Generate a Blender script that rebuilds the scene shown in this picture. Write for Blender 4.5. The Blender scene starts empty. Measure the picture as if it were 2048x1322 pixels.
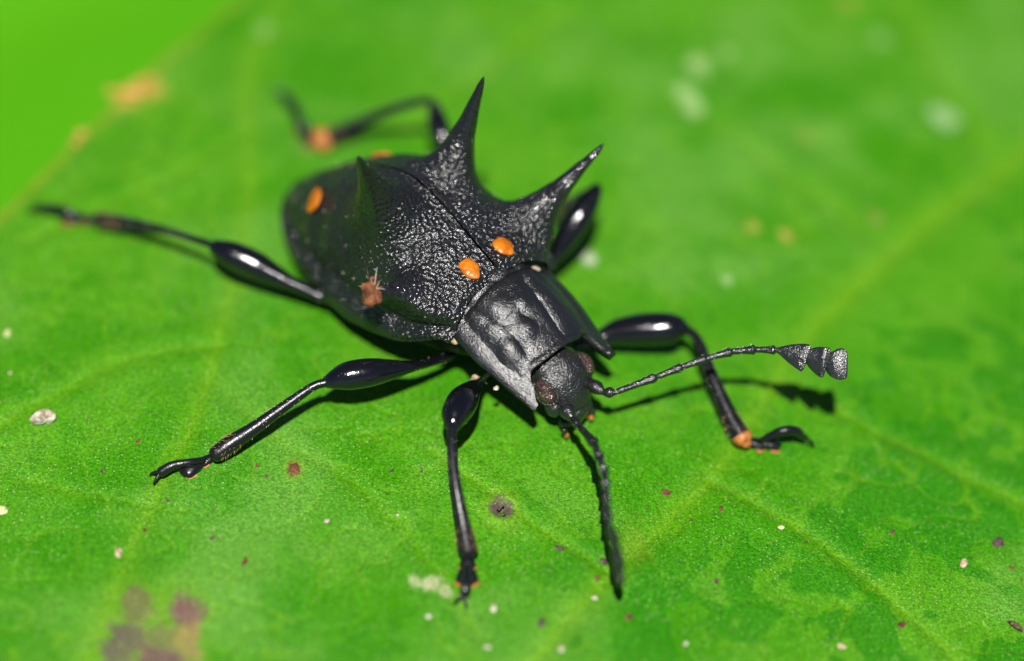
import bpy, math, random
import numpy as np
from mathutils import Vector

# ------------------------------------------------------------------ camera, sky, sun, exposure
# one Blender unit is one centimetre (a beetle about a centimetre long, seen through a macro lens)
SC = bpy.context.scene
SC.unit_settings.system = 'METRIC'
SC.unit_settings.scale_length = 0.01
DIST, LENS = 11.25, 150.0
ELEV, SUN_ELEV = math.radians(45), math.radians(60)
COL = SC.collection

cam = bpy.data.cameras.new('camera'); cam.lens = LENS; cam.sensor_width = 36; cam.sensor_fit = 'HORIZONTAL'
cam.clip_start = 0.1; cam.clip_end = 2000
cam.dof.use_dof = True; cam.dof.focus_distance = 10.93; cam.dof.aperture_fstop = 0.225
camo = bpy.data.objects.new('camera', cam); COL.objects.link(camo)
camo.location = (0, -DIST*math.cos(ELEV), DIST*math.sin(ELEV)); camo.rotation_euler = (math.pi/2-ELEV, 0, 0)
SC.camera = camo

w = bpy.data.worlds.new('World'); SC.world = w; w.use_nodes = True
nt = w.node_tree; bg = nt.nodes['Background']; sky = nt.nodes.new('ShaderNodeTexSky')
sky.sky_type = 'NISHITA'; sky.sun_disc = False; sky.sun_elevation = SUN_ELEV; sky.sun_rotation = math.pi; sky.air_density = .4; sky.dust_density = .3
nt.links.new(sky.outputs[0], bg.inputs[0]); bg.inputs[1].default_value = 0.05

sl = bpy.data.lights.new('sun', 'SUN'); sl.energy = 5.0; sl.angle = math.radians(1.2); sl.color = (1.0, .965, .91)
so = bpy.data.objects.new('sun', sl); COL.objects.link(so); so.rotation_euler = (math.pi/2-SUN_ELEV, 0, 0)

SC.view_settings.view_transform = 'Standard'; SC.view_settings.look = 'None'
SC.view_settings.exposure = 0.52; SC.view_settings.gamma = 1; SC.view_settings.use_curve_mapping = False
SC.cycles.max_bounces = 6

# ------------------------------------------------------------------ pixel directions to points
K = 36/LENS/2048
PXU = K*DIST                                           # one photo pixel in units near the focus
CAM = np.array(camo.location); VD = np.array([0, math.cos(ELEV), -math.sin(ELEV)])
UP = np.array([0, math.sin(ELEV), math.cos(ELEV)]); RT = np.array([1., 0, 0])
def P(x, y, z):
    r = VD+RT*(x-1024)*K+UP*(661-y)*K
    return CAM+r*(z-CAM[2])/r[2]

def lattice(seed, n=256): return np.random.RandomState(seed).rand(n, n)
def vnoise(x, y, seed=0):
    g = lattice(seed); xi = np.floor(x).astype(int); yi = np.floor(y).astype(int); fx = x-xi; fy = y-yi
    fx = fx*fx*(3-2*fx); fy = fy*fy*(3-2*fy); a = xi & 255; b = yi & 255; a1 = (a+1) & 255; b1 = (b+1) & 255
    return (g[a, b]*(1-fx)+g[a1, b]*fx)*(1-fy)+(g[a, b1]*(1-fx)+g[a1, b1]*fx)*fy
def fbm(x, y, seed=0, o=4):
    t = 0; a = .5; s = 0
    for i in range(o): t = t+a*vnoise(x*2**i+17.3*i, y*2**i+5.1*i, seed+i); s += a; a *= .5
    return t/s
def sstep(a, b, x):
    t = np.clip((x-a)/(b-a), 0, 1); return t*t*(3-2*t)

def leaf_z(x, y):
    x = np.asarray(x, float); y = np.asarray(y, float)
    z = -.05-.09*x-.05*np.clip(x, -2.5, 2.5)**2+.07*np.minimum(y+.3, 0)-.03*np.maximum(y-.8, 0)**2*.5
    z = z+.035*(fbm(x*1.3+9, y*1.3+4, 11, 2)-.5)*sstep(.15, .8, np.hypot(x, y+.15))
    return z
def PL(x, y, h=0):
    """the point on the leaf (lifted by h) that a photo pixel looks at"""
    z = 0.
    for _ in range(12):
        p = P(x, y, z); z = float(leaf_z(p[0], p[1]))+h
    return P(x, y, z)

# ------------------------------------------------------------------ mesh helpers
def mesh_obj(name, v, f, mat, parent=None, smooth=True, inverse=None):
    me = bpy.data.meshes.new(name)
    v = np.asarray(v, dtype=np.float32)
    if isinstance(f, np.ndarray):
        me.vertices.add(len(v)); me.vertices.foreach_set('co', v.ravel())
        k = f.shape[1]; me.loops.add(f.size); me.loops.foreach_set('vertex_index', f.ravel().astype(np.int32))
        me.polygons.add(len(f)); me.polygons.foreach_set('loop_start', np.arange(0, f.size, k, dtype=np.int32))
        me.update(calc_edges=True); me.validate()
    else:
        me.from_pydata([tuple(map(float, p)) for p in v], [], f); me.update()
    me.shade_smooth() if smooth else me.shade_flat()
    if mat: me.materials.append(mat)
    o = bpy.data.objects.new(name, me); COL.objects.link(o)
    if parent is not None: put(o, parent)
    return o
def put(o, parent):
    o.parent = parent; o.matrix_parent_inverse = WORLD_INV.get(parent.name, None) or parent.matrix_world.inverted()
WORLD_INV = {}
def empty(name, loc, parent=None):
    o = bpy.data.objects.new(name, None); COL.objects.link(o); o.empty_display_size = .05
    o.location = loc
    from mathutils import Matrix
    WORLD_INV[o.name] = Matrix.Translation(Vector(loc)).inverted()
    if parent is not None:
        o.parent = parent; o.matrix_parent_inverse = WORLD_INV[parent.name]
    return o
def tag(o, label, cat=None, group=None, kind=None):
    o['label'] = label
    if cat: o['category'] = cat
    if group: o['group'] = group
    if kind: o['kind'] = kind
    return o
def grid_faces(n, m, wrap=False):
    a = np.arange(n*m).reshape(n, m)
    if wrap: b = np.concatenate([a, a[:, :1]], 1)
    else: b = a
    return np.stack([b[:-1, :-1].ravel(), b[1:, :-1].ravel(), b[1:, 1:].ravel(), b[:-1, 1:].ravel()], 1)

def resample(pts, n):
    """Catmull-Rom through the rows of pts (any number of columns)"""
    p = np.asarray(pts, float)
    p = np.vstack([2*p[0]-p[1], p, 2*p[-1]-p[-2]])
    d = np.r_[0, np.cumsum(np.linalg.norm(np.diff(p[1:-1, :3], axis=0), axis=1))]; out = []
    for u in np.linspace(0, d[-1], n):
        i = min(max(np.searchsorted(d, u, 'right')-1, 0), len(d)-2); t = (u-d[i])/(d[i+1]-d[i]+1e-12)
        a, b, c, e = p[i:i+4]
        out.append(.5*(2*b+(c-a)*t+(2*a-5*b+4*c-e)*t*t+(3*b-a-3*c+e)*t**3))
    return np.array(out)
def tube_data(pts, n=24, seg=14, wdir=None, flat=1.0, cap=True, seed=None, rough=0):
    """pts rows: x y z radius [second radius]; swept rings, ends closed round"""
    p = resample(pts, n); c = p[:, :3]; r = np.maximum(p[:, 3], 1e-4); r2 = np.maximum(p[:, 4], 1e-4) if p.shape[1] > 4 else r*flat
    T = np.gradient(c, axis=0); T /= np.linalg.norm(T, axis=1)[:, None]+1e-12
    ref = np.array(wdir if wdir is not None else (0.0, .3, 1.0), float)
    if cap:
        ex = []
        for end, sg in ((0, -1), (-1, 1)):
            rr = max(r[end], 1e-4); rr2 = r2[end]; hh = min(rr, rr2); L = []
            for a in (.35, .65, .88, 1.0): L.append((c[end]+sg*T[end]*hh*.8*math.sin(a*math.pi/2), rr*math.cos(a*math.pi/2)+1e-5, rr2*math.cos(a*math.pi/2)+1e-5))
            ex.append(L)
        c = np.vstack([[q[0] for q in ex[0][::-1]], c, [q[0] for q in ex[1]]])
        r = np.r_[[q[1] for q in ex[0][::-1]], r, [q[1] for q in ex[1]]]; r2 = np.r_[[q[2] for q in ex[0][::-1]], r2, [q[2] for q in ex[1]]]
        T = np.vstack([np.repeat(T[:1], 4, 0), T, np.repeat(T[-1:], 4, 0)])
    X = ref-(T@ref)[:, None]*T; X /= np.linalg.norm(X, axis=1)[:, None]+1e-9; Y = np.cross(T, X)
    a = np.arange(seg)/seg*2*math.pi
    R = 1+0*np.outer(r, a)
    if rough: R = R+rough*(np.random.RandomState(seed or 1).rand(*R.shape)-.5)
    v = c[:, None]+X[:, None]*(r[:, None]*np.cos(a)*R)[..., None]+Y[:, None]*(r2[:, None]*np.sin(a)*R)[..., None]
    return v.reshape(-1, 3), grid_faces(len(c), seg, True)
def tube(name, pts, mat, parent, **kw):
    v, f = tube_data(pts, **kw); return mesh_obj(name, v, f, mat, parent)
def ellipsoid(name, c, ax, mat, parent, n=14, m=20, wob=0):
    """ax: three axis vectors with their half lengths"""
    t = np.linspace(.001, math.pi-.001, n)[:, None]; a = (np.arange(m)/m*2*math.pi)[None]
    q = np.stack([np.sin(t)*np.cos(a), np.sin(t)*np.sin(a), np.cos(t)+0*a], -1)
    if wob: q = q*np.stack([1+wob*(np.sin(2*a+c[0]*90)+.7*np.sin(3*a+c[1]*70)+.5*np.sin(5*a+c[0]*300))+0*t]*2+[1+0*t+0*a], -1)
    return mesh_obj(name, (np.asarray(c)+q@np.asarray(ax)).reshape(-1, 3), grid_faces(n, m, True), mat, parent)
def lump(name, c, r, mat, seed, sq=.7, parent=None, amp=.5, n=14, m=20):
    rs = np.random.RandomState(seed)
    t = np.linspace(.001, math.pi-.001, n)[:, None]; a = (np.arange(m)/m*2*math.pi)[None]
    q = np.stack([np.sin(t)*np.cos(a), np.sin(t)*np.sin(a), np.cos(t)+0*a], -1); d = np.ones(q.shape[:2])
    for _ in range(14):
        k = rs.randn(3); k /= np.linalg.norm(k); d = d+amp*.28*rs.uniform(-1, 1)*np.tanh(4*(q@k-rs.uniform(-.2, .7)))
    d = np.clip(d, .35, 1.8)
    sc = np.array([rs.uniform(.8, 1.3), rs.uniform(.7, 1.1), sq])
    return mesh_obj(name, (np.asarray(c)+q*d[..., None]*r*sc).reshape(-1, 3), grid_faces(n, m, True), mat, parent, smooth=False)

# ------------------------------------------------------------------ materials
def mat(name, col, rough=.5, spec=.5, bumps=(), coat=0, sss=0, coat_rough=.5):
    m = bpy.data.materials.new(name); m.use_nodes = True; t = m.node_tree; b = t.nodes['Principled BSDF']
    b.inputs['Base Color'].default_value = (*col, 1); b.inputs['Roughness'].default_value = rough
    b.inputs['Specular IOR Level'].default_value = spec; b.inputs['Coat Weight'].default_value = coat
    if coat: b.inputs['Coat Roughness'].default_value = coat_rough
    if sss: b.inputs['Subsurface Weight'].default_value = sss; b.inputs['Subsurface Scale'].default_value = .03
    prev = None; tc = t.nodes.new('ShaderNodeTexCoord')
    for kind, scale, strength, dist in bumps:
        if kind == 'noise':
            n = t.nodes.new('ShaderNodeTexNoise'); n.inputs['Scale'].default_value = scale; n.inputs['Detail'].default_value = 4; out = n.outputs[0]
        elif kind == 'pit':
            n = t.nodes.new('ShaderNodeTexVoronoi'); n.feature = 'SMOOTH_F1'; n.inputs['Scale'].default_value = scale; n.inputs['Smoothness'].default_value = .4; out = n.outputs['Distance']
        else:
            n = t.nodes.new('ShaderNodeTexVoronoi'); n.inputs['Scale'].default_value = scale
            iv = t.nodes.new('ShaderNodeMath'); iv.operation = 'SUBTRACT'; iv.inputs[0].default_value = 1; t.links.new(n.outputs['Distance'], iv.inputs[1]); out = iv.outputs[0]
        t.links.new(tc.outputs['Object'], n.inputs['Vector'])
        bp = t.nodes.new('ShaderNodeBump'); bp.inputs['Strength'].default_value = strength; bp.inputs['Distance'].default_value = dist
        t.links.new(out, bp.inputs['Height'])
        if prev: t.links.new(prev.outputs[0], bp.inputs['Normal'])
        prev = bp
    if prev: t.links.new(prev.outputs[0], b.inputs['Normal'])
    if prev and coat: t.links.new(prev.outputs[0], b.inputs['Coat Normal'])
    return m
def vary(m, c1, c2, scale, lo=.35, hi=.65, detail=5):
    """base colour varied between two pigments by noise"""
    t = m.node_tree; b = t.nodes['Principled BSDF']; tc = t.nodes.new('ShaderNodeTexCoord'); n = t.nodes.new('ShaderNodeTexNoise')
    n.inputs['Scale'].default_value = scale; n.inputs['Detail'].default_value = detail; r = t.nodes.new('ShaderNodeValToRGB')
    r.color_ramp.elements[0].position = lo; r.color_ramp.elements[1].position = hi
    r.color_ramp.elements[0].color = (*c1, 1); r.color_ramp.elements[1].color = (*c2, 1)
    t.links.new(tc.outputs['Object'], n.inputs['Vector']); t.links.new(n.outputs[0], r.inputs[0]); t.links.new(r.outputs[0], b.inputs['Base Color'])
    return m
def polish(m, r0, r1):
    """smoother where the spines are worn"""
    t = m.node_tree; b = t.nodes['Principled BSDF']; a = t.nodes.new('ShaderNodeAttribute'); a.attribute_name = 'polish'; r = t.nodes.new('ShaderNodeMapRange')
    r.inputs['To Min'].default_value = r0; r.inputs['To Max'].default_value = r1; t.links.new(a.outputs['Fac'], r.inputs['Value']); t.links.new(r.outputs[0], b.inputs['Roughness'])
    for bp in [n for n in t.nodes if n.type == 'BUMP']:
        q = t.nodes.new('ShaderNodeMapRange'); st = bp.inputs['Strength'].default_value; q.inputs['To Min'].default_value = st; q.inputs['To Max'].default_value = st*.5
        t.links.new(a.outputs['Fac'], q.inputs['Value']); t.links.new(q.outputs[0], bp.inputs['Strength'])
M = {}
M['elytra'] = mat('rugose_black_shell', (.004, .004, .005), .24, .8, (('noise', 40, .5, .007), ('pit', 96, 1.0, .0064), ('noise', 290, .9, .0017)), coat=.28, coat_rough=.66)
polish(M['elytra'], .20, .12)
M['pronotum'] = mat('granular_black_shell', (.006, .006, .007), .24, .8, (('noise', 22, .35, .008), ('pit', 190, .6, .0014), ('noise', 330, .9, .0015)), coat=.3, coat_rough=.58)
M['head'] = mat('granular_black_head', (.009, .009, .010), .25, .8, (('pit', 200, .9, .0022), ('noise', 360, .9, .0014)), coat=.35, coat_rough=.58)
M['gloss'] = mat('polished_black_shell', (.004, .004, .006), .14, .7, (('noise', 60, .12, .006), ('pit', 210, .35, .0008), ('noise', 300, .25, .0010)))
M['tibia'] = mat('satin_black_shell', (.006, .006, .008), .30, .5, (('noise', 120, .3, .002), ('pit', 260, .4, .0009)))
M['antenna'] = mat('granular_black_antenna', (.006, .006, .007), .20, .8, (('pit', 260, .8, .0014), ('noise', 330, .9, .0012)), coat=.4)
M['club'] = mat('silvery_black_club', (.010, .010, .011), .25, .9, (('noise', 26, .6, .012), ('pit', 260, .8, .0013), ('noise', 330, .9, .0011)), coat=.4, coat_rough=.5)
M['under'] = mat('matt_black_underside', (.005, .005, .005), .6, .3)
M['orange'] = vary(mat('orange_spot', (.5, .15, .005), .33, .5, (('pit', 98, .8, .0022), ('noise', 200, .5, .0015)), sss=.0), (.36, .085, .002), (.52, .165, .006), 40)
M['pad'] = vary(mat('tan_orange_pad', (.5, .2, .05), .5, .4), (.22, .055, .008), (.48, .20, .05), 90)
M['hair'] = mat('golden_hair', (.42, .26, .12), .35, .5)
M['pale_hair'] = mat('pale_hair', (.6, .55, .45), .35, .5)
M['eye'] = vary(mat('faceted_brown_eye', (.06, .02, .015), .14, .8, (('facet', 230, 1.0, .0035),)), (.028, .013, .011), (.065, .034, .028), 40)
M['brown'] = vary(mat('brown_scrap', (.25, .1, .04), .7, .3, (('noise', 160, .8, .01),)), (.08, .025, .010), (.32, .12, .05), 60)
M['tan'] = vary(mat('tan_dirt', (.4, .28, .15), .8, .2, (('noise', 200, .6, .006),)), (.22, .14, .07), (.55, .44, .30), 70)
M['pale'] = vary(mat('pale_crumb', (.62, .55, .45), .75, .2, (('noise', 130, .8, .01),)), (.30, .22, .14), (.66, .62, .52), 50)
M['straw'] = vary(mat('straw_flake', (.6, .58, .3), .7, .2), (.45, .42, .15), (.72, .70, .42), 60)
M['scab'] = vary(mat('dark_leaf_scab', (.05, .03, .03), .65, .3, (('noise', 260, .8, .004),)), (.025, .014, .014), (.13, .085, .075), 120)
M['rust'] = vary(mat('rusty_leaf_scab', (.16, .04, .02), .6, .3, (('noise', 220, .7, .004),)), (.05, .018, .012), (.17, .06, .028), 90)
M['dry'] = vary(mat('dry_leaf_edge', (.4, .26, .05), .7, .2), (.26, .20, .015), (.46, .26, .07), 30)
M['twig'] = vary(mat('dark_twig', (.06, .03, .02), .7, .2), (.02, .012, .012), (.20, .11, .08), 120)

def leaf_material(name, bright=1.0):
    m = bpy.data.materials.new(name); m.use_nodes = True; t = m.node_tree; b = t.nodes['Principled BSDF']; L = t.links
    tc = t.nodes.new('ShaderNodeTexCoord'); at = t.nodes.new('ShaderNodeAttribute'); at.attribute_name = 'pigment'
    # tiny pale dots, irregularly scattered: glints of the leaf's bumps painted into the colour
    vo = t.nodes.new('ShaderNodeTexVoronoi'); vo.inputs['Scale'].default_value = 118; L.new(tc.outputs['Object'], vo.inputs['Vector'])
    r = t.nodes.new('ShaderNodeMapRange'); r.inputs['From Min'].default_value = .30; r.inputs['From Max'].default_value = .08; L.new(vo.outputs['Distance'], r.inputs['Value'])
    sp = t.nodes.new('ShaderNodeSeparateColor'); L.new(vo.outputs['Color'], sp.inputs[0])
    r2 = t.nodes.new('ShaderNodeMapRange'); r2.inputs['From Min'].default_value = .22; r2.inputs['From Max'].default_value = 1.0; L.new(sp.outputs[0], r2.inputs['Value'])
    mu = t.nodes.new('ShaderNodeMath'); mu.operation = 'MULTIPLY'; L.new(r.outputs[0], mu.inputs[0]); L.new(r2.outputs[0], mu.inputs[1])
    nc = t.nodes.new('ShaderNodeTexNoise'); nc.inputs['Scale'].default_value = 7; nc.inputs['Detail'].default_value = 4; L.new(tc.outputs['Object'], nc.inputs['Vector'])
    rc = t.nodes.new('ShaderNodeMapRange'); rc.inputs['From Min'].default_value = .36; rc.inputs['From Max'].default_value = .62; rc.inputs['To Min'].default_value = .25; rc.inputs['To Max'].default_value = 1.1; L.new(nc.outputs[0], rc.inputs['Value'])
    m0 = t.nodes.new('ShaderNodeMath'); m0.operation = 'MULTIPLY'; L.new(mu.outputs[0], m0.inputs[0]); L.new(rc.outputs[0], m0.inputs[1]); mu = m0
    # fine mottling
    n1 = t.nodes.new('ShaderNodeTexNoise'); n1.inputs['Scale'].default_value = 130; n1.inputs['Detail'].default_value = 5; n1.inputs['Roughness'].default_value = .7; L.new(tc.outputs['Object'], n1.inputs['Vector'])
    r3 = t.nodes.new('ShaderNodeMapRange'); r3.inputs['From Min'].default_value = .3; r3.inputs['From Max'].default_value = .72; r3.inputs['To Min'].default_value = .42; r3.inputs['To Max'].default_value = 1.72; L.new(n1.outputs[0], r3.inputs['Value'])
    mx = t.nodes.new('ShaderNodeMix'); mx.data_type = 'RGBA'; mx.blend_type = 'MULTIPLY'; mx.inputs['Factor'].default_value = 1
    L.new(at.outputs['Color'], mx.inputs['A']); L.new(r3.outputs[0], mx.inputs['B'])
    m2 = t.nodes.new('ShaderNodeMix'); m2.data_type = 'RGBA'; L.new(mu.outputs[0], m2.inputs['Factor']); L.new(mx.outputs['Result'], m2.inputs['A']); m2.inputs['B'].default_value = (.44, .56, .22, 1)
    L.new(m2.outputs['Result'], b.inputs['Base Color'])
    b.inputs['Roughness'].default_value = .42; b.inputs['Specular IOR Level'].default_value = .14
    n2 = t.nodes.new('ShaderNodeTexNoise'); n2.inputs['Scale'].default_value = 190; n2.inputs['Detail'].default_value = 4; L.new(tc.outputs['Object'], n2.inputs['Vector'])
    b1 = t.nodes.new('ShaderNodeBump'); b1.inputs['Strength'].default_value = .7; b1.inputs['Distance'].default_value = .006; L.new(n2.outputs[0], b1.inputs['Height'])
    b2 = t.nodes.new('ShaderNodeBump'); b2.inputs['Strength'].default_value = .5; b2.inputs['Distance'].default_value = .004; L.new(mu.outputs[0], b2.inputs['Height']); L.new(b1.outputs[0], b2.inputs['Normal'])
    L.new(b2.outputs[0], b.inputs['Normal'])
    return m
M['leaf'] = leaf_material('leaf_blade')

# ------------------------------------------------------------------ the ground far below
gm = vary(mat('forest_floor', (.03, .04, .01), .9, .2), (.02, .025, .008), (.05, .09, .02), .05)
g = mesh_obj('ground', [(-900, -900, -42), (900, -900, -42), (900, 900, -42), (-900, 900, -42)], [(0, 1, 2, 3)], gm); tag(g, 'dim green and brown forest floor far below the leaves', kind='structure')

# ------------------------------------------------------------------ the leaf
E0 = PL(-12, 436)[:2]; AX = PL(462, -4)[:2]-E0; AX = AX/np.linalg.norm(AX); BX = np.array([AX[1], -AX[0]])      # the leaf's edge
def seg_dist(x, y, line):
    """distance to a polyline and how far along it (0..1)"""
    d = np.full(np.shape(x), 9.); al = np.zeros(np.shape(x)); n = len(line)-1
    for i in range(n):
        a, b = line[i], line[i+1]; ab = b-a; t = np.clip(((x-a[0])*ab[0]+(y-a[1])*ab[1])/(ab@ab), 0, 1)
        q = np.hypot(x-a[0]-t*ab[0], y-a[1]-t*ab[1]); k = q < d; d = np.where(k, q, d); al = np.where(k, (i+t)/n, al)
    return d, al
def gl(*px): return resample(np.array([[*PL(a, b)[:2], 0] for a, b in px]), 24)[:, :2]
VEINS = [  # photo line, half width, strength
    (gl((2500, -90), (2048, 300), (1790, 500), (1600, 690), (1420, 960), (1210, 1150), (1060, 1330), (900, 1500)), .040, .95),
    (gl((620, -120), (530, 60), (490, 200), (500, 330), (480, 500), (400, 800), (300, 1010), (220, 1200), (140, 1420)), .034, .85),
    (gl((860, 900), (990, 990), (1110, 1075), (1230, 1150)), .016, .6),
    (gl((1420, 960), (1600, 1060), (1760, 1180), (1900, 1310), (2000, 1450)), .022, .7),
    (gl((1560, 760), (1790, 880), (2048, 1010), (2300, 1130)), .024, .6),
    (gl((490, 260), (330, 360), (180, 420), (60, 480)), .02, .5),
    (gl((440, 690), (250, 720), (90, 800), (-100, 900)), .022, .5),
    (gl((420, 760), (560, 880), (700, 960), (860, 1120), (960, 1280)), .022, .45),
    (gl((300, 1010), (180, 990), (40, 960)), .018, .4),
    (gl((1130, 20), (1010, 110), (900, 190), (800, 260)), .03, .6),
    (gl((1790, 500), (1640, 400), (1500, 300), (1350, 180)), .03, .4),
    (gl((1990, 340), (1900, 180), (1820, 40), (1780, -60)), .04, .45),
]
LES = [  # photo pixel, radius in pixels, strength, colour
    (1003, 1018, 24, 1.0, (.085, .06, .055)), (590, 938, 13, .9, (.12, .05, .02)),
    (275, 1232, 40, 1.0, (.10, .055, .05)), (312, 1285, 58, 1.0, (.105, .075, .055)), (368, 1226, 38, 1.0, (.13, .075, .06)), (245, 1285, 46, 1.0, (.09, .06, .06)), (375, 1275, 34, .95, (.22, .16, .06)), (300, 1345, 56, 1.0, (.115, .075, .058)),
    (860, 1165, 20, .65, (.45, .42, .26)), (830, 1160, 14, .5, (.42, .42, .24)), (890, 1180, 14, .5, (.45, .42, .26)),
    (1400, 130, 26, .55, (.38, .48, .20)), (1365, 185, 26, .5, (.36, .48, .22)), (1385, 215, 20, .5, (.36, .48, .22)), (1450, 110, 20, .35, (.36, .48, .22)), (1890, 235, 30, .5, (.36, .48, .26)), (1760, 80, 22, .3, (.3, .42, .18)),
    (1610, 272, 14, .6, (.20, .20, .03)), (1505, 455, 15, .65, (.34, .30, .05)), (1572, 470, 15, .75, (.36, .26, .06)), (1755, 440, 18, .4, (.25, .18, .06)), (1700, 0, 18, .6, (.3, .22, .05)),
    (1455, 560, 12, .5, (.36, .48, .22)), (1178, 517, 16, .8, (.36, .42, .28)), (1270, 1080, 40, .25, (.12, .16, .01)),
    (528, 60, 24, .25, (.3, .4, .2)), (560, 185, 14, .35, (.35, .42, .28)),
]
def pigment(x, y, b):
    n1 = fbm(x*2.1, y*2.1, 31, 4); n2 = fbm(x*5.5+3, y*5.5, 41, 4); n3 = fbm(x*14, y*14+7, 51, 3); n4 = fbm(x*30, y*30, 61, 2)
    deep = np.array([.033, .180, .0003]); mid = np.array([.057, .214, .004]); haze = np.array([.086, .236, .030]); yel = np.array([.108, .255, .005])
    k = sstep(.38, .56, .40*n1+.36*n2+.24*n3)[..., None]
    c = deep*(1-k)+mid*k
    h = (.9*sstep(.47, .72, fbm(x*1.7+40, y*1.7+11, 71, 4)*.6+n2*.4)*.75)[..., None]; c = c*(1-h)+haze*h  # pale waxy sheen of the leaf, painted into the colour in patches
    wet = sstep(.505, .530, .62*fbm(x*2.6+8, y*2.6+31, 121, 4)+.38*n3)*(.35+.65*sstep(-.2, .9, x-.9*y-.3)); wet = (.8*wet*sstep(.75, .2, h[..., 0]))[..., None]; c = c*(1-wet)+np.array([.015, .146, .0001])*wet   # darker, sharply bounded patches
    v = np.zeros(np.shape(x))
    for line, wd, st in VEINS:
        d, al = seg_dist(x+.02*(n3-.5), y+.02*(n4-.5), line); v = np.maximum(v, st*np.maximum(.75*np.exp(-(d/wd)**2), 1.15*np.exp(-(d/(.34*wd))**2)))
        dk = .45*st*np.exp(-((d-2.6*wd)/(1.6*wd))**2)*sstep(.45, .65, n2)          # deeper green flanking the vein in patches
        c = c*(1-dk[..., None])+deep*dk[..., None]
    v = (v*.62)[..., None]; c = c*(1-v)+yel*v
    # fine net of small veins
    net = np.abs(fbm(x*7+60, y*7+20, 81, 2)-.5); q = (.40*np.exp(-(net/.013)**2))[..., None]; c = c*(1-q)+yel*q
    for px, py, r, st, lc in LES:
        p = PL(px, py); rr = r*PXU; d = np.hypot(x-p[0], (y-p[1])*.75)
        m = st*sstep(1.15, .55, d/rr+1.1*(n4-.5)+.7*(n3-.5)); halo = (.5 if r < 26 else .22)*st*sstep(2.3, 1.0, d/rr+.8*(n4-.5))
        if lc[1] < .1: c = c*(1-halo[..., None])+np.array([.13, .26, .012])*halo[..., None]
        c = c*(1-m[..., None])+np.array(lc)*m[..., None]
    # yellowed dry margin
    e = np.exp(-(b/(.006+.03*n2))**2)*.8; ed = e[..., None]; c = c*(1-ed)+np.array([.17, .22, .012])*ed
    p = PL(262, 176); d = np.hypot((x-p[0])*.8, y-p[1]); m = (.9*sstep(.10, .03, d+.05*(n4-.5)))[..., None]; c = c*(1-m)+np.array([.42, .27, .05])*m
    return np.clip(c, 0, 1)
def relief(x, y):
    n3 = fbm(x*14, y*14+7, 51, 3); z = leaf_z(x, y)
    for line, wd, st in VEINS:
        d, al = seg_dist(x, y, line); z = z-.007*st*np.exp(-(d/(wd*.8))**2)+.006*st*np.exp(-((d-2.4*wd)/(1.5*wd))**2)
    p = PL(1003, 1018); d = np.hypot(x-p[0], y-p[1]); z = z-.012*np.exp(-(d/.02)**2)+.004*np.exp(-((d-.04)/.012)**2)
    return z+.011*(fbm(x*6, y*6, 13, 3)-.5)+.006*np.exp(-(np.abs(fbm(x*7+60, y*7+20, 81, 2)-.5)/.02)**2)*-.5+.0012*(n3-.5)
def spread(lo, f0, f1, hi, step, n_out):
    """coordinates that are evenly fine between f0 and f1 and widen outside"""
    c = np.arange(f0, f1, step); t = np.linspace(0, 1, n_out+1)[1:]**1.8
    return np.r_[(f0+(lo-f0)*t)[::-1], c, c[-1]+(hi-c[-1])*t]
def edge0(a): return 3.0-3.0*np.sqrt(np.clip(1-((a-.3)/6.2)**2, 0, 1))
def leaf_xy(a, bb):
    e = edge0(a)+.035*(fbm(a*3+50, a*0+3, 23, 3)-.5)-.02*np.exp(-((a-.62)/.05)**2); q = e+bb*(6.0-2*edge0(a))/6.0*1.0
    return E0[0]+a*AX[0]+q*BX[0], E0[1]+a*AX[1]+q*BX[1], bb
leaf = empty('leaf', tuple(PL(1024, 661)))
tag(leaf, 'broad glossy green leaf with pale veins and brown spots under the black beetle', 'leaf')
a = spread(-5.85, -2.05, 2.45, 6.45, .0062, 46); b = np.r_[0, spread(0.0, .0, 3.5, 6.0, .0062, 40)[41:]]
Agr, Bgr = np.meshgrid(a, b, indexing='ij'); lx, ly, lb = leaf_xy(Agr, Bgr); lz = relief(lx, ly); pig = pigment(lx, ly, lb)
F = grid_faces(len(a), len(b)); hp = PL(1002, 1023)
cx = lx.ravel()[F].mean(1)-hp[0]; cy = ly.ravel()[F].mean(1)-hp[1]
hole = (np.hypot(cx*1.25, cy*.8) < .0125+.006*np.sin(5*np.arctan2(cy, cx)+1)) & ~(np.abs(cx*.5-cy*.9-.001) < .0024)
blade = mesh_obj('blade', np.stack([lx, ly, lz], -1).reshape(-1, 3), F[~hole][:, ::-1].copy(), M['leaf'], leaf)
at = blade.data.color_attributes.new('pigment', 'FLOAT_COLOR', 'POINT'); at.data.foreach_set('color', np.concatenate([pig, np.ones(pig.shape[:2]+(1,))], -1).astype(np.float32).ravel())
ca = np.linspace(-5.8, 6.4, 60); cb = np.linspace(.02, 5.98, 40); A2, B2 = np.meshgrid(ca, cb, indexing='ij'); ux, uy, _ = leaf_xy(A2, B2)
dull = vary(mat('leaf_underside', (.08, .22, .03), .7, .2), (.06, .18, .02), (.10, .26, .04), 3)
mesh_obj('underside', np.stack([ux, uy, leaf_z(ux, uy)-.035], -1).reshape(-1, 3), grid_faces(60, 40), dull, leaf)

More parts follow.
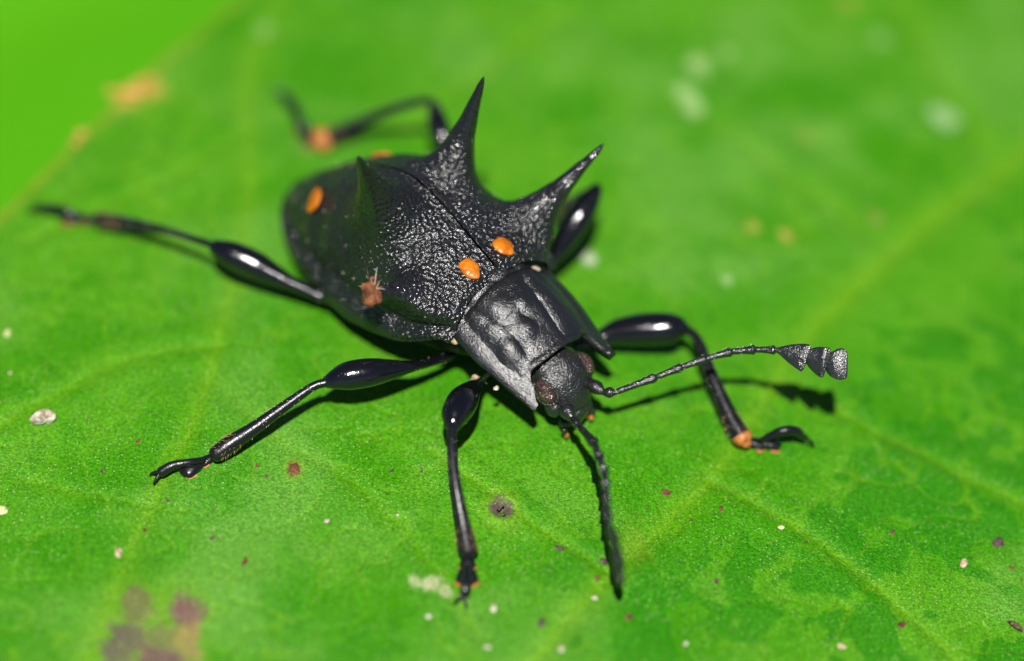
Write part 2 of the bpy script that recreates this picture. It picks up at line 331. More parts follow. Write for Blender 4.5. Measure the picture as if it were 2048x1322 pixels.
# dark scabs on the leaf are part of it
def scab(px, py, r, m, seed, lab=None):
    p = PL(px, py); rs = np.random.RandomState(seed); n = 18; a = np.arange(n)/n*2*math.pi
    o = 1+.22*np.sin(2*a+rs.rand()*6)+.14*np.sin(3*a+rs.rand()*6)+.12*(rs.rand(n)-.5); R = r*PXU
    v = []; hs = (-.12, .10, .22, .26)
    for q, h in zip((1.08, .85, .5, .02), hs):
        X = p[0]+R*q*o*np.cos(a); Y = p[1]+R*1.25*q*o*np.sin(a); v.append(np.stack([X, Y, relief(X, Y)+h*R*(1+.5*(rs.rand(n)-.5))], -1))
    ob = mesh_obj('spot', np.concatenate(v), grid_faces(4, n, True), m, leaf)
    if lab: ob['label'] = lab
scab(590, 938, 10, M['rust'], 3, 'rusty red raised spot')
for i, (x, y, r, k) in enumerate([(1120, 1098, 8, 'scab'), (1332, 988, 8, 'rust'), (1208, 1122, 7, 'scab'), (1997, 1085, 12, 'scab'), (1442, 1022, 5, 'rust'), (1786, 1064, 5, 'rust'), (1432, 1163, 5, 'scab'), (1803, 1251, 8, 'rust'), (276, 885, 5, 'rust'), (205, 942, 4, 'scab'), (336, 1003, 4, 'scab'), (533, 955, 4, 'scab'), (237, 1104, 8, 'tan'), (490, 1122, 7, 'rust'), (290, 1058, 4, 'rust'), (424, 1075, 5, 'scab'), (1083, 1246, 8, 'scab'), (1258, 1236, 7, 'rust'), (1683, 1293, 7, 'tan'), (1194, 1156, 5, 'rust'), (2023, 1136, 5, 'rust'), (843, 940, 4, 'scab'), (784, 942, 4, 'scab'), (515, 932, 4, 'rust'), (1382, 1042, 3, 'scab'), (1610, 1085, 3, 'rust')]):
    scab(x, y, r, M[k], 40+i)

# dried, curled bits along the leaf's edge
for k, (x, y, r) in enumerate(((300, 160, 17), (278, 176, 20), (255, 186, 20), (222, 182, 15), (165, 268, 12), (150, 285, 10))):
    o = lump('dry_edge', PL(x, y, .012), r*PXU, M['dry'], 130+k, .35, leaf, .7); o['label'] = 'dry tan bit of leaf edge'
# the leaf hanging below and behind, far out of focus
def back_leaf():
    o = empty('leaf', (-4.5, 5.5, -5.0)); n, m = 70, 46
    u, q = np.meshgrid(np.linspace(-1, 1, n), np.linspace(-1, 1, m), indexing='ij')
    wd = 5.2*np.clip(1-np.abs(u)**2.2, 0.0005, 1)**.75; X = u*9; Y = q*wd
    c_, s_ = math.cos(.7), math.sin(.7); Z = .25*np.abs(Y)-.02*X*X-.03*Y*Y-.08*np.exp(-(Y/.12)**2)
    x = -4.5+X*c_-Y*s_; y = 5.5+X*s_+Y*c_; z = -5.0+Z+.12*Y-.0*X
    bl = mesh_obj('blade', np.stack([x, y, z], -1).reshape(-1, 3), grid_faces(n, m), M['leaf'], o)
    k = fbm(X*.4, Y*.4, 5, 3)[..., None]; c = np.array([.048, .252, .0002])*(1-k)+np.array([.060, .282, .0003])*k
    vv = np.maximum(np.exp(-(Y/.10)**2), .6*np.exp(-((((X-np.abs(Y)*.8) % 1.3)-.65)/.06)**2))[..., None]; c = c*(1-.4*vv)+np.array([.12, .30, .01])*.4*vv
    at = bl.data.color_attributes.new('pigment', 'FLOAT_COLOR', 'POINT'); at.data.foreach_set('color', np.concatenate([c, np.ones(c.shape[:2]+(1,))], -1).astype(np.float32).ravel())
    md = bl.modifiers.new('thickness', 'SOLIDIFY'); md.thickness = .03; md.offset = -1
    return o
tag(back_leaf(), 'bright yellow-green blurred leaf hanging below the edge of the spotted leaf', 'leaf')

# ------------------------------------------------------------------ the beetle
TH = math.radians(44)
FW = np.array([math.sin(TH), -math.cos(TH), 0]); LT = np.array([math.cos(TH), math.sin(TH), 0])
G0 = P(992, 602, .19); G0[2] = 0
def B(s, l, z):
    s, l, z = np.broadcast_arrays(*map(lambda q: np.asarray(q, float), (s, l, z)))
    return G0+s[..., None]*FW+l[..., None]*LT+z[..., None]*np.array([0, 0, 1.])
beetle = empty('beetle', tuple(G0+np.array([0, 0, float(leaf_z(G0[0], G0[1]))])))
tag(beetle, 'black spiny beetle with four orange spots standing on the green leaf', 'beetle')

def table(s, xs, ys):
    """smooth interpolation of a table given for decreasing s"""
    xs = np.array(xs)[::-1]; ys = np.array(ys)[::-1]; g = np.linspace(xs[0], xs[-1], 400); v = np.interp(g, xs, ys)
    kx = np.exp(-(np.arange(-18, 19)/7.5)**2); kx /= kx.sum(); pv = np.r_[2*v[0]-v[18:0:-1], v, 2*v[-1]-v[-2:-20:-1]]
    return np.interp(s, g, np.convolve(pv, kx, 'valid'))
def ely_w(s): return table(s, (.03, -.03, -.09, -.2, -.3, -.42, -.55, -.65, -.72, -.765, -.79), (.172, .208, .226, .238, .238, .224, .186, .142, .096, .050, .004))
def ely_top(s): return table(s, (.03, -.06, -.17, -.245, -.302, -.378, -.45, -.52, -.565, -.62, -.70, -.75, -.79), (.300, .335, .388, .410, .421, .405, .370, .320, .285, .236, .168, .118, .075))
def ely_low(s): return table(s, (.03, -.02, -.06, -.12, -.3, -.6, -.79), (.205, .185, .160, .130, .085, .065, .065))
NE = 2.0/2.35
def ely_surf(u, t):
    """u 0 front .. 1 tail, t 0 suture .. 1 side margin (one half)"""
    sf = .012+.014*sstep(.25, .7, t); s = sf+u*(-.788-sf); ww = ely_w(s); zt = ely_top(s); zl = ely_low(s); an = t*math.pi/2
    l = ww*np.sin(an)**NE; z = zl+(zt-zl)*np.maximum(np.cos(an), 0)**NE
    l = l+.018*sstep(.89, .96, t)-.009*np.exp(-((t-.865)/.03)**2); z = z-.0*t
    z = z-.016*np.exp(-(u/.014)**2)                                     # rolled front edge
    call = np.exp(-((u-.075)/.05)**2-((t-.70)/.13)**2); l = l+.022*call; z = z+.020*call; s = s+.008*call   # shoulder callus
    z = z+.004*np.exp(-(t/.02)**2)                                      # bead along the suture
    return s, l, z
SPINES = {1: [((-.087, .186), np.array([-.013, .403, .479]), .150), ((-.293, .122), np.array([-.271, .219, .659]), .140)],
          -1: [((-.097, .186), np.array([-.125, .308, .350]), .165), ((-.293, .126), np.array([-.271, .221, .662]), .185)]}   # one front spine is stubbier
PROF = resample([(a_, b_, 0) for a_, b_ in ((0, 1), (.007, .93), (.012, .80), (.020, .60), (.029, .44), (.043, .26), (.062, .11), (.082, .035), (.105, .005), (.125, 0))], 300)[:, :2]; PROF[:, 1] = np.clip(PROF[:, 1], 0, 1); PROF = PROF[np.argsort(PROF[:, 0])]
def find_ut(s, l):
    uu, tt = np.meshgrid(np.linspace(.01, .95, 400), np.linspace(.02, .95, 300), indexing='ij'); a = ely_surf(uu, tt)
    i = np.argmin((a[0]-s)**2+(a[1]-l)**2); return uu.ravel()[i], tt.ravel()[i]
def elytron(sg):
    n, m = 330, 210; u, t = np.meshgrid(np.linspace(0, 1, n), np.linspace(0.004, 1, m), indexing='ij')
    LU, LTT = .81, .45; cen = []
    for (bs, bl), tip, R in SPINES[sg]:                                      # crowd the grid where a spine rises
        u0, t0 = find_ut(bs, bl); cen.append((u0, t0)); du = (u-u0)*LU; dt = (t-t0)*LTT; r = np.hypot(du, dt); Rr = min(R*1.05, .95*t0*LTT, .95*(1-t0)*LTT, .95*u0*LU)
        k = np.where(r < Rr, np.maximum(r/Rr, 1e-6)**.75, 1.0); u = u0+du*k/LU; t = t0+dt*k/LTT
    s, l, z = ely_surf(u, t); q = np.stack([s, l, z], -1); base = q.copy(); pol = np.exp(-((u-.075)/.05)**2-((t-.78)/.12)**2)
    for (u0, t0), (_, tip, R) in zip(cen, SPINES[sg]):
        b0 = np.array([float(x) for x in ely_surf(np.array(u0), np.array(t0))]); d = base-b0; r = np.linalg.norm(d, axis=-1); x = r/R
        f = np.interp(r/(1.45 if sg < 0 and tip[2] > .5 else 1.0), PROF[:, 0], PROF[:, 1])
        wob = 1+.16*(fbm(d[..., 0]*90+5, d[..., 1]*90+9, 7, 2)-.5)*sstep(0, .012, r)
        g_ = sstep(.0, .075, base[..., 1]); q = q+(tip-b0)*(f*wob)[..., None]*np.stack([g_, g_, .35+.65*g_], -1); pol = np.maximum(pol, sstep(.15, .45, f))
    # coarse wrinkles of the shell
    wr = fbm(q[..., 0]*30+q[..., 2]*12, q[..., 1]*34+q[..., 2]*20, 301, 3)-.5; fine = fbm(q[..., 0]*75+9, q[..., 1]*75+q[..., 2]*60, 311, 2)-.5
    amp = (.0045+.004*sstep(.5, .75, t)+.003*sstep(.55, .8, u))*sstep(0, .06, t)*sstep(1, .93, t); q[..., 2] += amp*(1.1*wr+.75*fine); q[..., 1] += amp*.6*wr
    q[..., 1] = np.maximum(q[..., 1], .0012)*sg
    v = B(q[..., 0], q[..., 1], q[..., 2]).reshape(-1, 3); f = grid_faces(n, m); f = f if sg < 0 else f[:, ::-1].copy()
    o = mesh_obj('elytron', v, f, M['elytra'], beetle)
    pa = o.data.attributes.new('polish', 'FLOAT', 'POINT'); pa.data.foreach_set('value', pol.astype(np.float32).ravel())
    for (ss, ls, r1, r2) in ((-.033, .060, .0245, .032), (-.563, .120, .035, .035)):
        i = np.argmin((base[..., 0]-ss)**2+(base[..., 1]-ls)**2); ii, jj = np.unravel_index(i, base.shape[:2]); W = v.reshape(n, m, 3)
        p = W[ii-2:ii+3, jj-2:jj+3].mean((0, 1)); X = W[ii+8, jj]-W[ii-8, jj]; X /= np.linalg.norm(X); Y = W[ii, jj+8]-W[ii, jj-8]; Y -= X*(X@Y); Y /= np.linalg.norm(Y); N = np.cross(X, Y); N *= np.sign(N[2])
        sp = ellipsoid('spot', p+N*.001, [X*r2, Y*r1, N*.009], M['orange'], o, 20, 40, .07); sp['label'] = 'raised glossy orange spot'
    return o
e1 = elytron(-1); e2 = elytron(1)
def dust(o, n, seed, m):
    """tiny pale grains caught in the pits of the shell"""
    rs = np.random.RandomState(seed); V_, F_ = [], []
    for i in rs.choice(len(o.data.vertices), n, False):
        p = np.array(o.data.vertices[i].co); r = rs.uniform(.0012, .0024); i0 = len(V_)
        V_ += [p+r*rs.randn(3)*.5+r*np.array(d) for d in ((1, 0, .3), (-.6, .8, .3), (-.5, -.8, .3), (0, 0, 1.4))]; F_ += [(i0, i0+1, i0+3), (i0+1, i0+2, i0+3), (i0+2, i0, i0+3)]
    d = mesh_obj('dust', V_, F_, m, o, False); d['kind'] = 'stuff'
for o, sd in ((e1, 61), (e2, 62)): dust(o, 55, sd, M['pale_hair']); dust(o, 14, sd+9, M['pad'])
for o in (e1, e2): o['label'] = 'wrinkled black wing case with two long spines'

# underside of the body
tube('abdomen', [(*B(s, 0, z), w_, h_) for s, z, w_, h_ in ((-.75, .075, .03, .02), (-.6, .08, .12, .05), (-.45, .09, .19, .07), (-.25, .10, .21, .085), (-.08, .13, .19, .09), (.05, .14, .14, .08), (.15, .11, .11, .06), (.22, .08, .07, .05))], M['under'], beetle, n=40, seg=24, wdir=LT)

# pronotum
def pron():
    n, m = 150, 200; u, v = np.meshgrid(np.linspace(0, 1, n), np.linspace(-1, 1, m), indexing='ij'); av = np.abs(v)
    sf = np.interp(av, (0, .5, .60, .66, .72, .79, .87, .94, 1.0), (.228, .226, .222, .224, .236, .252, .268, .281, .288)); s0 = -.012+.010*av**2
    s = s0+(sf-s0)*u; ww = table(-s, (.02, -.05, -.1, -.16, -.22, -.29), (.143, .152, .154, .148, .138, .130)); l = v*ww
    zc = np.interp(s, (-.02, .02, .09, .15, .237, .3), (.268, .264, .246, .216, .158, .12)); ze = np.interp(s, (-.02, 0, .15, .286), (.195, .190, .138, .086))
    pr = np.clip(1-av**2.1, 0, 1)**.8; z = ze+(zc-ze)*pr
    G = lambda s_, l_, a_, b_: np.exp(-((s-s_)/a_)**2-((l-l_)/b_)**2)
    z = z+.003*sstep(.91, .99, av)                                          # raised side border
    z = z-.010*np.exp(-((av-.80)/.10)**2)*sstep(.29, .12, s)                  # gutter inside it
    z = z-.010*(np.exp(-((l-.088+.15*(s-.02))/.012)**2)+np.exp(-((l+.088-.15*(s-.02))/.012)**2))*sstep(.125, .05, s)   # basal furrows
    z = z-.010*np.exp(-((l-.050+.1*s)/.012)**2)*sstep(.02, .06, s)*sstep(.23, .16, s)+.006*np.exp(-((l-.075)/.012)**2)*sstep(.2, .1, s)
    z = z+.010*G(.155, -.100, .026, .018)-.010*G(.165, -.074, .03, .014)+.006*G(.07, -.055, .03, .025)-.006*G(.12, -.02, .025, .018)+.006*G(.150, -.035, .02, .018)-.005*G(.105, -.06, .02, .02)+.005*G(.10, -.005, .016, .014)
    z = z-.012*np.exp(-((s-.014)/.010)**2)*sstep(.9, .5, av)                 # groove along the base
    z = z+.010*np.exp(-((sf-s)/.012)**2)*sstep(.66, .5, av)*.7               # collar over the head
    z = z+.004*(fbm(s*40, l*40+9, 401, 3)-.5)
    o = mesh_obj('pronotum', B(s, l, z).reshape(-1, 3), grid_faces(n, m)[:, ::-1].copy(), M['pronotum'], beetle)
    md = o.modifiers.new('thickness', 'SOLIDIFY'); md.thickness = .024; md.offset = -1
    o['label'] = 'granular black neck shield with pointed front corners'
    return o
pron()
# scutellum between the wing cases
ellipsoid('scutellum', B(.004, 0, .293), [LT*.032, FW*.022+np.array([0, 0, -.008]), np.array([0, 0, .007])+FW*.003], M['head'], beetle)

# head
def head():
    rows = [(.185, .118, .060, .038), (.215, .114, .068, .042), (.245, .100, .070, .043), (.270, .074, .064, .040), (.288, .043, .055, .036), (.298, .012, .047, .030), (.301, -.012, .038, .022)]
    v, f = tube_data([(*B(s, 0, z), a_, b_) for s, z, a_, b_ in rows], n=60, seg=48, wdir=LT)
    d = v-G0; s = d@FW; l = d@LT; z = d[:, 2]
    v = v+np.outer(.004*(fbm(s*60+l*20, l*60+z*40, 501, 3)-.5), FW+np.array([0, 0, 1.]))
    v = v-np.outer(.008*np.exp(-((z-.03)/.006)**2)*sstep(.06, .03, np.abs(l)), FW*.8+np.array([0, 0, .2]))    # groove above the mouth shield
    return mesh_obj('head', v, f, M['head'], beetle)
hd = head()
for sg in (-1, 1):
    c = B(.256, sg*.070, .092); n = LT*sg*.72+np.array([0, 0, .45])+FW*.45; n /= np.linalg.norm(n)
    upv = np.array([0, 0, 1.])*.55-FW*.75; upv -= n*(n@upv); upv /= np.linalg.norm(upv); sd = np.cross(n, upv)
    e = ellipsoid('eye', c, [upv*.035, sd*.023, n*.024], M['eye'], hd, 22, 32); e['label'] = 'dark reddish brown faceted eye'
    # raised socket rim round the eye
    ring = [c-n*.002+upv*.039*math.cos(q)+sd*.027*math.sin(q) for q in np.linspace(.5, 2*math.pi-.5, 18)]
    tube('eye_rim', [(*p, .005) for p in ring], M['head'], hd, n=36, seg=8)
    # ear-like cheek lobe and knobbly jaw below the eye
    ellipsoid('cheek', B(.274, sg*.060, .040), [LT*.020, FW*.024-np.array([0, 0, .012]), np.array([0, 0, .024])+FW*.01], M['head'], hd)
    lump('mandible', B(.290, sg*.030, -.022), .022, M['head'], 7+sg, .9, hd, .25, 18, 24)
    rs = random.Random(5+sg)
    for k in range(9):
        q = B(.292+rs.uniform(-.006, .012), sg*rs.uniform(.014, .048), -.034+rs.uniform(-.012, .020)); r = rs.uniform(.0035, .0065)
        ellipsoid('palp_bead', q, np.eye(3)*r, M['pad'] if k % 3 else M['antenna'], hd, 8, 10)
    for k, (ds, dl, dz, r, mm) in enumerate(((.300, .048, -.012, .0085, 'head'), (.308, .052, -.030, .0085, 'antenna'), (.310, .046, -.048, .0075, 'pad'))):
        ellipsoid('palp_segment', B(ds, sg*dl, dz), [LT*r, FW*r*.9, np.array([0, 0, r*1.25])], M[mm], hd, 10, 14)
tube('upper_lip', [(*B(.297, -.032, -.018), .010, .012), (*B(.304, 0, -.022), .012, .015), (*B(.297, .032, -.018), .010, .012)], M['head'], hd, n=14, seg=14)
# tawny hairs in the slit between neck shield and head
hv, hf = [], []
def add_hair(p, d, ln, r, V_, F_):
    d = d/np.linalg.norm(d); x = np.cross(d, (.3, .5, .8)); x /= np.linalg.norm(x); y = np.cross(d, x); i = len(V_)
    for k in range(3): V_.append(p+r*(x*math.cos(k*2.094)+y*math.sin(k*2.094)))
    V_.append(p+d*ln); F_ += [(i, i+1, i+3), (i+1, i+2, i+3), (i+2, i, i+3)]
rs = np.random.RandomState(4)
for k in range(46):
    l = rs.uniform(-.004, .050); add_hair(B(.229+.008*rs.rand(), l, .146-.35*abs(l)+.006*rs.rand()), FW*rs.uniform(.5, 1)+LT*rs.uniform(-.6, .6)+np.array([0, 0, rs.uniform(-.3, .4)]), .012, .0013, hv, hf)
o = mesh_obj('neck_hair', hv, hf, mat('tawny_hair', (.30, .13, .02), .4, .5), hd, False); o['kind'] = 'stuff'

# ---------------- antennae
def setae(parent, pts, rpx, n, seed, mt='pale_hair', ln=.010, lo=0, hi=1, name='hair', out=1.0):
    p = resample(pts, 60); V_, F_ = [], []; r = np.random.RandomState(seed); T = np.gradient(p[:, :3], axis=0)
    for k in range(n):
        i = int((lo+(hi-lo)*r.rand())*59); t = T[i]/np.linalg.norm(T[i]); d = r.randn(3); d -= t*(d@t); d /= np.linalg.norm(d)
        add_hair(p[i, :3]+d*p[i, 3]*.93, d*out+t*r.uniform(.6, 1.4), ln*r.uniform(.6, 1.3), .0007, V_, F_)
    o = mesh_obj(name, V_, F_, M[mt], parent, False); o['kind'] = 'stuff'; return o
def rp(x, y, z, r): return (*P(x, y, z), r*PXU)
def antenna(joints, club, label, seed, ufirst):
    an = empty('antenna', tuple(P(*joints[0][:3])), beetle); an['label'] = label
    for i in range(len(joints)-1):
        x0, y0, z0, _ = joints[i]; x1, y1, z1, r = joints[i+1]; dx, dy, dz = x1-x0, y1-y0, z1-z0
        if i == 0: prof = ((0, .5), (.25, .8), (.62, 1.25), (.9, .8), (1, .45))
        elif i == 1: prof = ((0, .55), (.55, 1.1), (1, .55))
        else: prof = ((0, .62), (.12, .72), (.5, .78), (.80, 1.0), (.93, 1.12), (1, .70))
        pts = [rp(x0+dx*t, y0+dy*t, z0+dz*t, r*q) for t, q in prof]
        sg = tube('antenna_segment', pts, M['antenna'], an, n=22, seg=14, rough=.06, seed=seed+i)
        if i > 1: setae(sg, pts, 0, 12, seed+i, ln=.0055, name='hair')
    for i, (path, wd) in enumerate(club):
        pts = [(*P(x, y, z), r*PXU, max(.0035, th*PXU)) for x, y, z, r, th in path]
        sg = tube('antenna_segment', pts, M['club'], an, n=30, seg=28, wdir=wd, rough=.015, seed=seed+20+i); sg['label'] = 'flattened triangular club plate'
    return an
antenna([(1170, 757, .080, 0), (1206, 785, .085, 11), (1230, 785, .090, 10), (1313, 754, .105, 8.5), (1364, 734, .118, 8.5), (1413, 717, .132, 8.5), (1464, 703, .146, 8.5), (1511, 699, .156, 9), (1551, 700, .164, 8.5)],
        [([(1552, 700, .165, 4, 4), (1564, 702, .167, 10, 5), (1582, 707, .170, 19, 6), (1602, 713, .173, 26, 6), (1613, 717, .174, 28, 3)], UP+RT*.06),
         ([(1606, 711, .168, 6, 4), (1616, 713, .172, 15, 6), (1631, 718, .175, 25, 6.5), (1646, 724, .178, 30, 6), (1653, 726, .178, 29, 3)], UP-RT*.10),
         ([(1646, 720, .172, 6, 4), (1655, 722, .176, 17, 6), (1667, 726, .179, 27, 6.5), (1682, 728, .181, 31, 5.5), (1693, 728, .182, 27, 3)], UP-RT*.02)],
        'black beaded antenna stretched out beside the head with its flat club side-on', 600, None)
antenna([(1121, 800, .070, 0), (1144, 836, .080, 13), (1159, 853, .090, 9), (1189, 887, .125, 10), (1199, 916, .145, 10), (1208, 942, .155, 9.5), (1212, 971, .155, 9.5), (1213, 1001, .145, 9), (1216, 1038, .130, 9)],
        [([(1216, 1040, .128, 4, 4), (1221, 1060, .115, 8, 16), (1228, 1080, .103, 11, 26), (1229, 1084, .102, 8, 26)], RT), ([(1228, 1082, .102, 5, 5), (1233, 1105, .088, 10, 18), (1237, 1130, .074, 12, 27), (1238, 1134, .073, 8, 27)], RT),
         ([(1237, 1132, .073, 5, 5), (1239, 1148, .062, 9, 16), (1241, 1160, .056, 8, 18), (1242, 1167, .052, 6, 14)], RT)],
        'black beaded antenna pointing forward over the leaf, its club seen edge-on', 700, None)

# ---------------- legs
def leg(label, femur, tibia, lobes, claw, seed, fring=1.0, tipmat=False):
    lg = empty('leg', tuple(P(*femur[0][:3])), beetle); lg['label'] = label
    fp = [rp(*q) for q in femur]; fe = tube('femur', fp, M['gloss'], lg, n=60, seg=28); setae(fe, fp, 0, 90, seed+5, 'pale_hair', .0045, .1, .95, 'hair')
    k = femur[-1]; ellipsoid('knee', P(*k[:3]), np.eye(3)*k[3]*PXU*.78, M['gloss'], lg)
    tp = [rp(*q) for q in tibia]; tb = tube('tibia', tp, M['tibia'], lg, n=50, seg=18)
    setae(tb, tp, 0, 70, seed, 'pale_hair', .006, .1, .8, 'hair')
    setae(tb, tp, 0, int(80*fring), seed+1, 'hair', .011, .80, 1.0, 'hair')
    if tipmat: tube('tibia_tip', [(*np.array(tp[-1][:3])*(1-t)+np.array(tp[-2][:3])*t, tp[-1][3]*q*tipmat) for t, q in ((-.45, .55), (-.3, .92), (-.1, 1.12), (.04, 1.14), (.13, 1.02))], M['pad'], tb, n=14, seg=16)
    for i, (a_, b_, r0, r1, pad) in enumerate(lobes):
        ts = empty('tarsus_segment', tuple(PL(*a_)), lg) if False else None
        p0, p1 = PL(*a_), PL(*b_); d = p1-p0; wd = np.cross(d, (0, 0, 1.)); R0, R1 = r0*PXU, r1*PXU
        pts = [(*p0, R0, R0*.8), (*(p0+d*.55), R1*.9, R1*.6), (*(p0+d*.9), R1, R1*.55), (*p1, R1*.7, R1*.4)]
        sg = tube('tarsus_segment', pts, M['tibia'], lg, n=18, seg=16, wdir=wd)
        if pad:
            q = [(p[0], p[1], p[2]-R1*.45, p[3]*1.12, p[4]*.6) for p in pts[1:]]; tube('pad', q, M['pad'], sg, n=14, seg=16, wdir=wd)
    cp = [(*PL(x, y, h), r*PXU) for x, y, h, r in claw]; cs = tube('claw_segment', cp, M['tibia'], lg, n=24, seg=14)
    d = cp[-1][0]-cp[-2][0], cp[-1][1]-cp[-2][1]; d = np.array([*d, 0.]); d /= np.linalg.norm(d); sd = np.array([-d[1], d[0], 0]); e = np.array(cp[-1][:3])
    for sg_ in (-1, 1):
        z0 = float(leaf_z(e[0], e[1])); dz = max(e[2]-z0-.004, .004)
        tube('claw', [(*e, .0055), (*(e+d*.014+sd*sg_*.010-np.array([0, 0, dz*.25])), .0045), (*(e+d*.024+sd*sg_*.016-np.array([0, 0, dz*.65])), .003), (*(e+d*.026+sd*sg_*.015-np.array([0, 0, dz])), .001)], M['tibia'], cs, n=12, seg=8)
    return lg
leg('front leg planted straight ahead of the shield with a swollen thigh',
    [(980, 748, .03, 8), (958, 766, .07, 11), (943, 780, .10, 19), (925, 803, .13, 30), (911, 828, .14, 28), (906, 846, .14, 19)],
    [(905, 856, .14, 10), (903, 885, .13, 9), (906, 930, .105, 10), (914, 985, .07, 11.5), (925, 1045, .02, 15), (936, 1102, -.035, 20)],
    [((936, 1108, .022), (935, 1135, .02), 10, 16, True), ((934, 1130, .02), (934, 1165, .016), 10, 22, True)],
    [(935, 1135, .035, 8), (933, 1160, .045, 9), (930, 1180, .038, 10), (928, 1188, .030, 8)], 810)
leg('middle leg reaching sideways from the body, slender tibia and clear foot claws',
    [(912, 708, .05, 8), (870, 722, .08, 9), (825, 733, .11, 11), (785, 739, .12, 20), (740, 745, .13, 28), (695, 752, .13, 28), (667, 760, .125, 19), (657, 763, .12, 14)],
    [(652, 765, .125, 9), (625, 774, .118, 9), (570, 812, .09, 11), (510, 855, .06, 13.5), (460, 888, .035, 17), (432, 908, .018, 16)],
    [((428, 912, .02), (402, 926, .014), 8, 12, True), ((408, 922, .02), (366, 944, .014), 7, 20, True)],
    [(405, 920, .032, 6), (380, 924, .042, 7), (345, 931, .040, 9), (322, 944, .028, 10)], 820)
leg('hind leg stretched far out towards the leaf edge, glossy thigh and thin tibia',
    [(735, 630, .035, 8), (690, 612, .052, 9), (640, 592, .072, 11), (590, 570, .092, 14), (545, 548, .108, 22), (505, 527, .124, 28), (460, 507, .14, 26), (432, 495, .148, 17)],
    [(424, 490, .15, 8), (400, 482, .142, 7.5), (330, 461, .11, 9), (260, 446, .075, 12), (198, 438, .05, 15)],
    [((190, 440, .02), (165, 438, .016), 8, 12, True), ((170, 438, .02), (128, 434, .014), 7, 17, True)],
    [(165, 434, .03, 6), (140, 425, .045, 8), (112, 418, .042, 9), (76, 416, .022, 8)], 830)
leg('front leg bent beside the long antenna, fat glossy thigh and orange-tipped tibia',
    [(1150, 690, -.005, 9), (1195, 678, .0, 15), (1235, 665, .005, 27), (1285, 659, .012, 33), (1335, 657, .018, 32), (1360, 657, .02, 24), (1368, 659, .02, 14)],
    [(1374, 660, .015, 9), (1386, 668, .012, 9.5), (1401, 692, .005, 10.5), (1421, 745, -.015, 12.5), (1442, 795, -.045, 15), (1464, 842, -.075, 18), (1484, 874, -.095, 20)],
    [((1494, 882, .02), (1528, 890, .014), 10, 15, True), ((1522, 886, .02), (1556, 887, .014), 10, 18, True)],
    [(1522, 882, .030, 7), (1540, 872, .055, 8), (1566, 862, .080, 10), (1592, 862, .075, 9.5), (1606, 874, .045, 7)], 840, 1.2, .92)
leg('middle leg half hidden beside the wing cases, broad thigh with a bright glint',
    [(1082, 552, .04, 10), (1105, 517, .07, 16), (1130, 477, .105, 25), (1155, 438, .14, 29), (1178, 402, .17, 23), (1192, 380, .19, 14)],
    [(1194, 374, .19, 9), (1172, 386, .13, 9), (1140, 404, .06, 11), (1105, 425, 0, 14)],
    [((1100, 428, .02), (1080, 432, .014), 8, 13, True), ((1085, 430, .02), (1050, 436, .014), 7, 17, True)],
    [(1080, 426, .03, 6), (1060, 424, .045, 8), (1040, 424, .03, 8)], 850)
leg('hind leg folded behind the wing cases, orange at the end of its tibia',
    [(915, 350, .10, 10), (898, 310, .14, 16), (884, 272, .17, 22), (874, 238, .19, 20), (869, 214, .20, 13)],
    [(866, 206, .20, 9), (848, 202, .195, 8.5), (800, 214, .15, 10), (740, 238, .09, 12), (680, 265, .04, 16), (645, 280, .015, 19)],
    [((636, 284, .02), (612, 280, .016), 12, 18, True), ((618, 280, .02), (604, 252, .014), 9, 17, True)],
    [(610, 262, .03, 7), (600, 240, .045, 9), (584, 208, .045, 10), (566, 188, .022, 9)], 860, 1.2, 1.3)

# ------------------------------------------------------------------ scraps on the beetle and the leaf
tipL = B(-.125, -.308, .350)
sc = empty('dry_scrap', tuple(tipL)); tag(sc, 'rust-brown dry scrap with pale threads stuck on the beetle\'s spine tip', 'scrap')
for k, (du, dv, r, q) in enumerate(((-4, -8, 13, 1.3), (-10, 6, 9, .9), (3, 8, 8, 1.2), (-2, 22, 7, .8), (6, -16, 7, 1.0), (-14, -4, 5, .7))):
    lump('husk', tipL+RT*du*PXU+UP*dv*PXU, r*PXU, M['brown'], 77+k, q, sc, .95, 16, 22)
rs = np.random.RandomState(12)
for k in range(22):
    d = rs.randn(3); d /= np.linalg.norm(d); d = d+UP*.5; p = tipL+d*.008; ln = rs.uniform(.012, .036); bnd = rs.randn(3)*.3
    tube('thread', [(*p, .0008), (*(p+d*ln*.5+bnd*ln*.4), .0008), (*(p+d*ln+bnd*ln*1.3), .0004)], M['brown'] if k % 2 else M['pale_hair'], sc, n=8, seg=5)
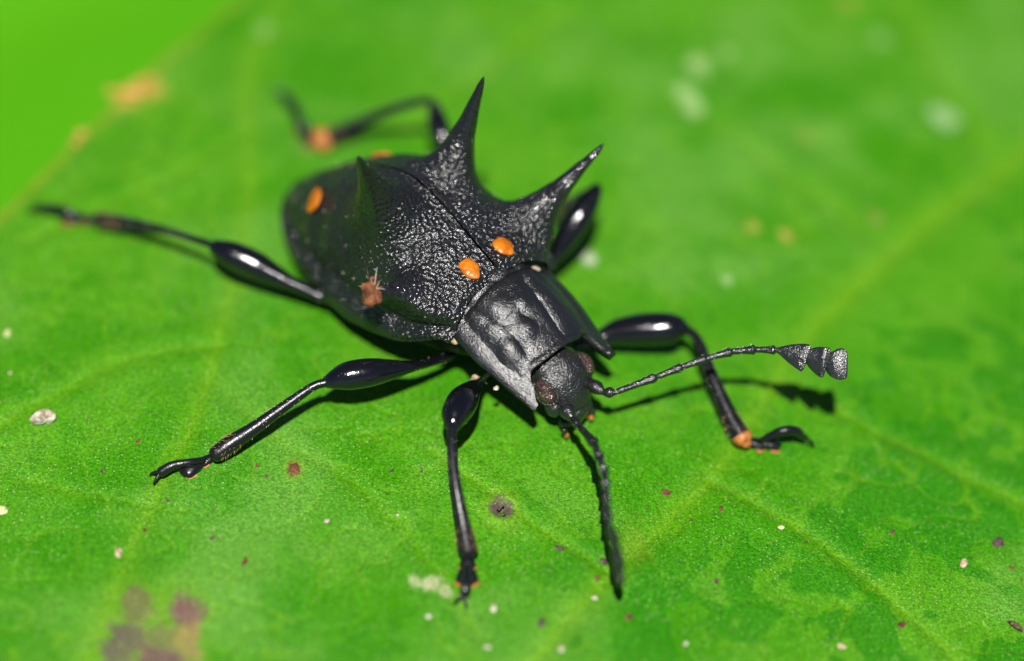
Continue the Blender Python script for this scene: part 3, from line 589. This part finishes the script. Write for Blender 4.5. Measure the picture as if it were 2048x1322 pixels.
def on_leaf_crumb(name, px, py, r, m, seed, label, cat, group=None, sq=.6, amp=.6):
    p = PL(px, py); p = p+np.array([0, 0, r*PXU*sq*.55]); o = lump(name, (0, 0, 0), r*PXU, M[m], seed, sq, None, amp); o.location = p
    return tag(o, label, cat, group)
on_leaf_crumb('crumb', 91, 846, 18, 'pale', 21, 'knobbly whitish crumb, the largest, lying beside the middle foot', 'crumb', None, 1.15, .8)
on_leaf_crumb('flake', 4, 1023, 13, 'straw', 22, 'straw-yellow flake lying on the leaf near the large stain', 'flake')
on_leaf_crumb('crumb', 15, 671, 9, 'straw', 24, 'pale straw crumb beside the vein below the hind foot', 'crumb')
on_leaf_crumb('crumb', 1925, 1130, 8, 'tan', 25, 'tan angular crumb near the dark scab', 'crumb')
on_leaf_crumb('crumb', 1562, 1055, 6, 'straw', 26, 'pale yellow round crumb on the speckled leaf', 'crumb', None, .5, .3)
for i, (x, y, r) in enumerate(((655, 1043, 5), (988, 1217, 7), (1140, 1122, 4), (975, 1296, 6), (796, 1030, 3.5), (858, 1232, 5), (1190, 1196, 4), (1124, 1300, 5), (20, 748, 5), (1373, 1287, 5))):
    on_leaf_crumb('speck', x, y, r, 'pale', 60+i, 'tiny whitish speck of dust lying on the leaf', 'speck', 'whitish dust specks on the leaf')
p0, p1 = PL(2018, 1243, .006), PL(2044, 1260, .008)
o = tube('twig_splinter', [(*p0, .004), (*(p0*.5+p1*.5+np.array([0, 0, .003])), .0075), (*p1, .004)], M['twig'], None, n=14, seg=8, rough=.4, seed=3); tag(o, 'short dark twig splinter lying on the leaf', 'splinter')
for i, (q, r, lab) in enumerate(((B(.012, -.158, .165), .016, 'tan dirt clod lodged at the rear corner of the neck shield'), (B(.085, -.160, .075), .014, 'brown dirt clod under the side edge of the neck shield'), (B(.02, .118, .235), .009, 'whitish grain in the seam by the far wing case'), (B(.168, -.160, .105), .007, 'pale grain on the rim of the neck shield'))):
    o = lump('dirt_clod', (0, 0, 0), r, M['tan' if i < 2 else 'pale'], 90+i, .8, None, .6); o.location = q; tag(o, lab, 'dirt')
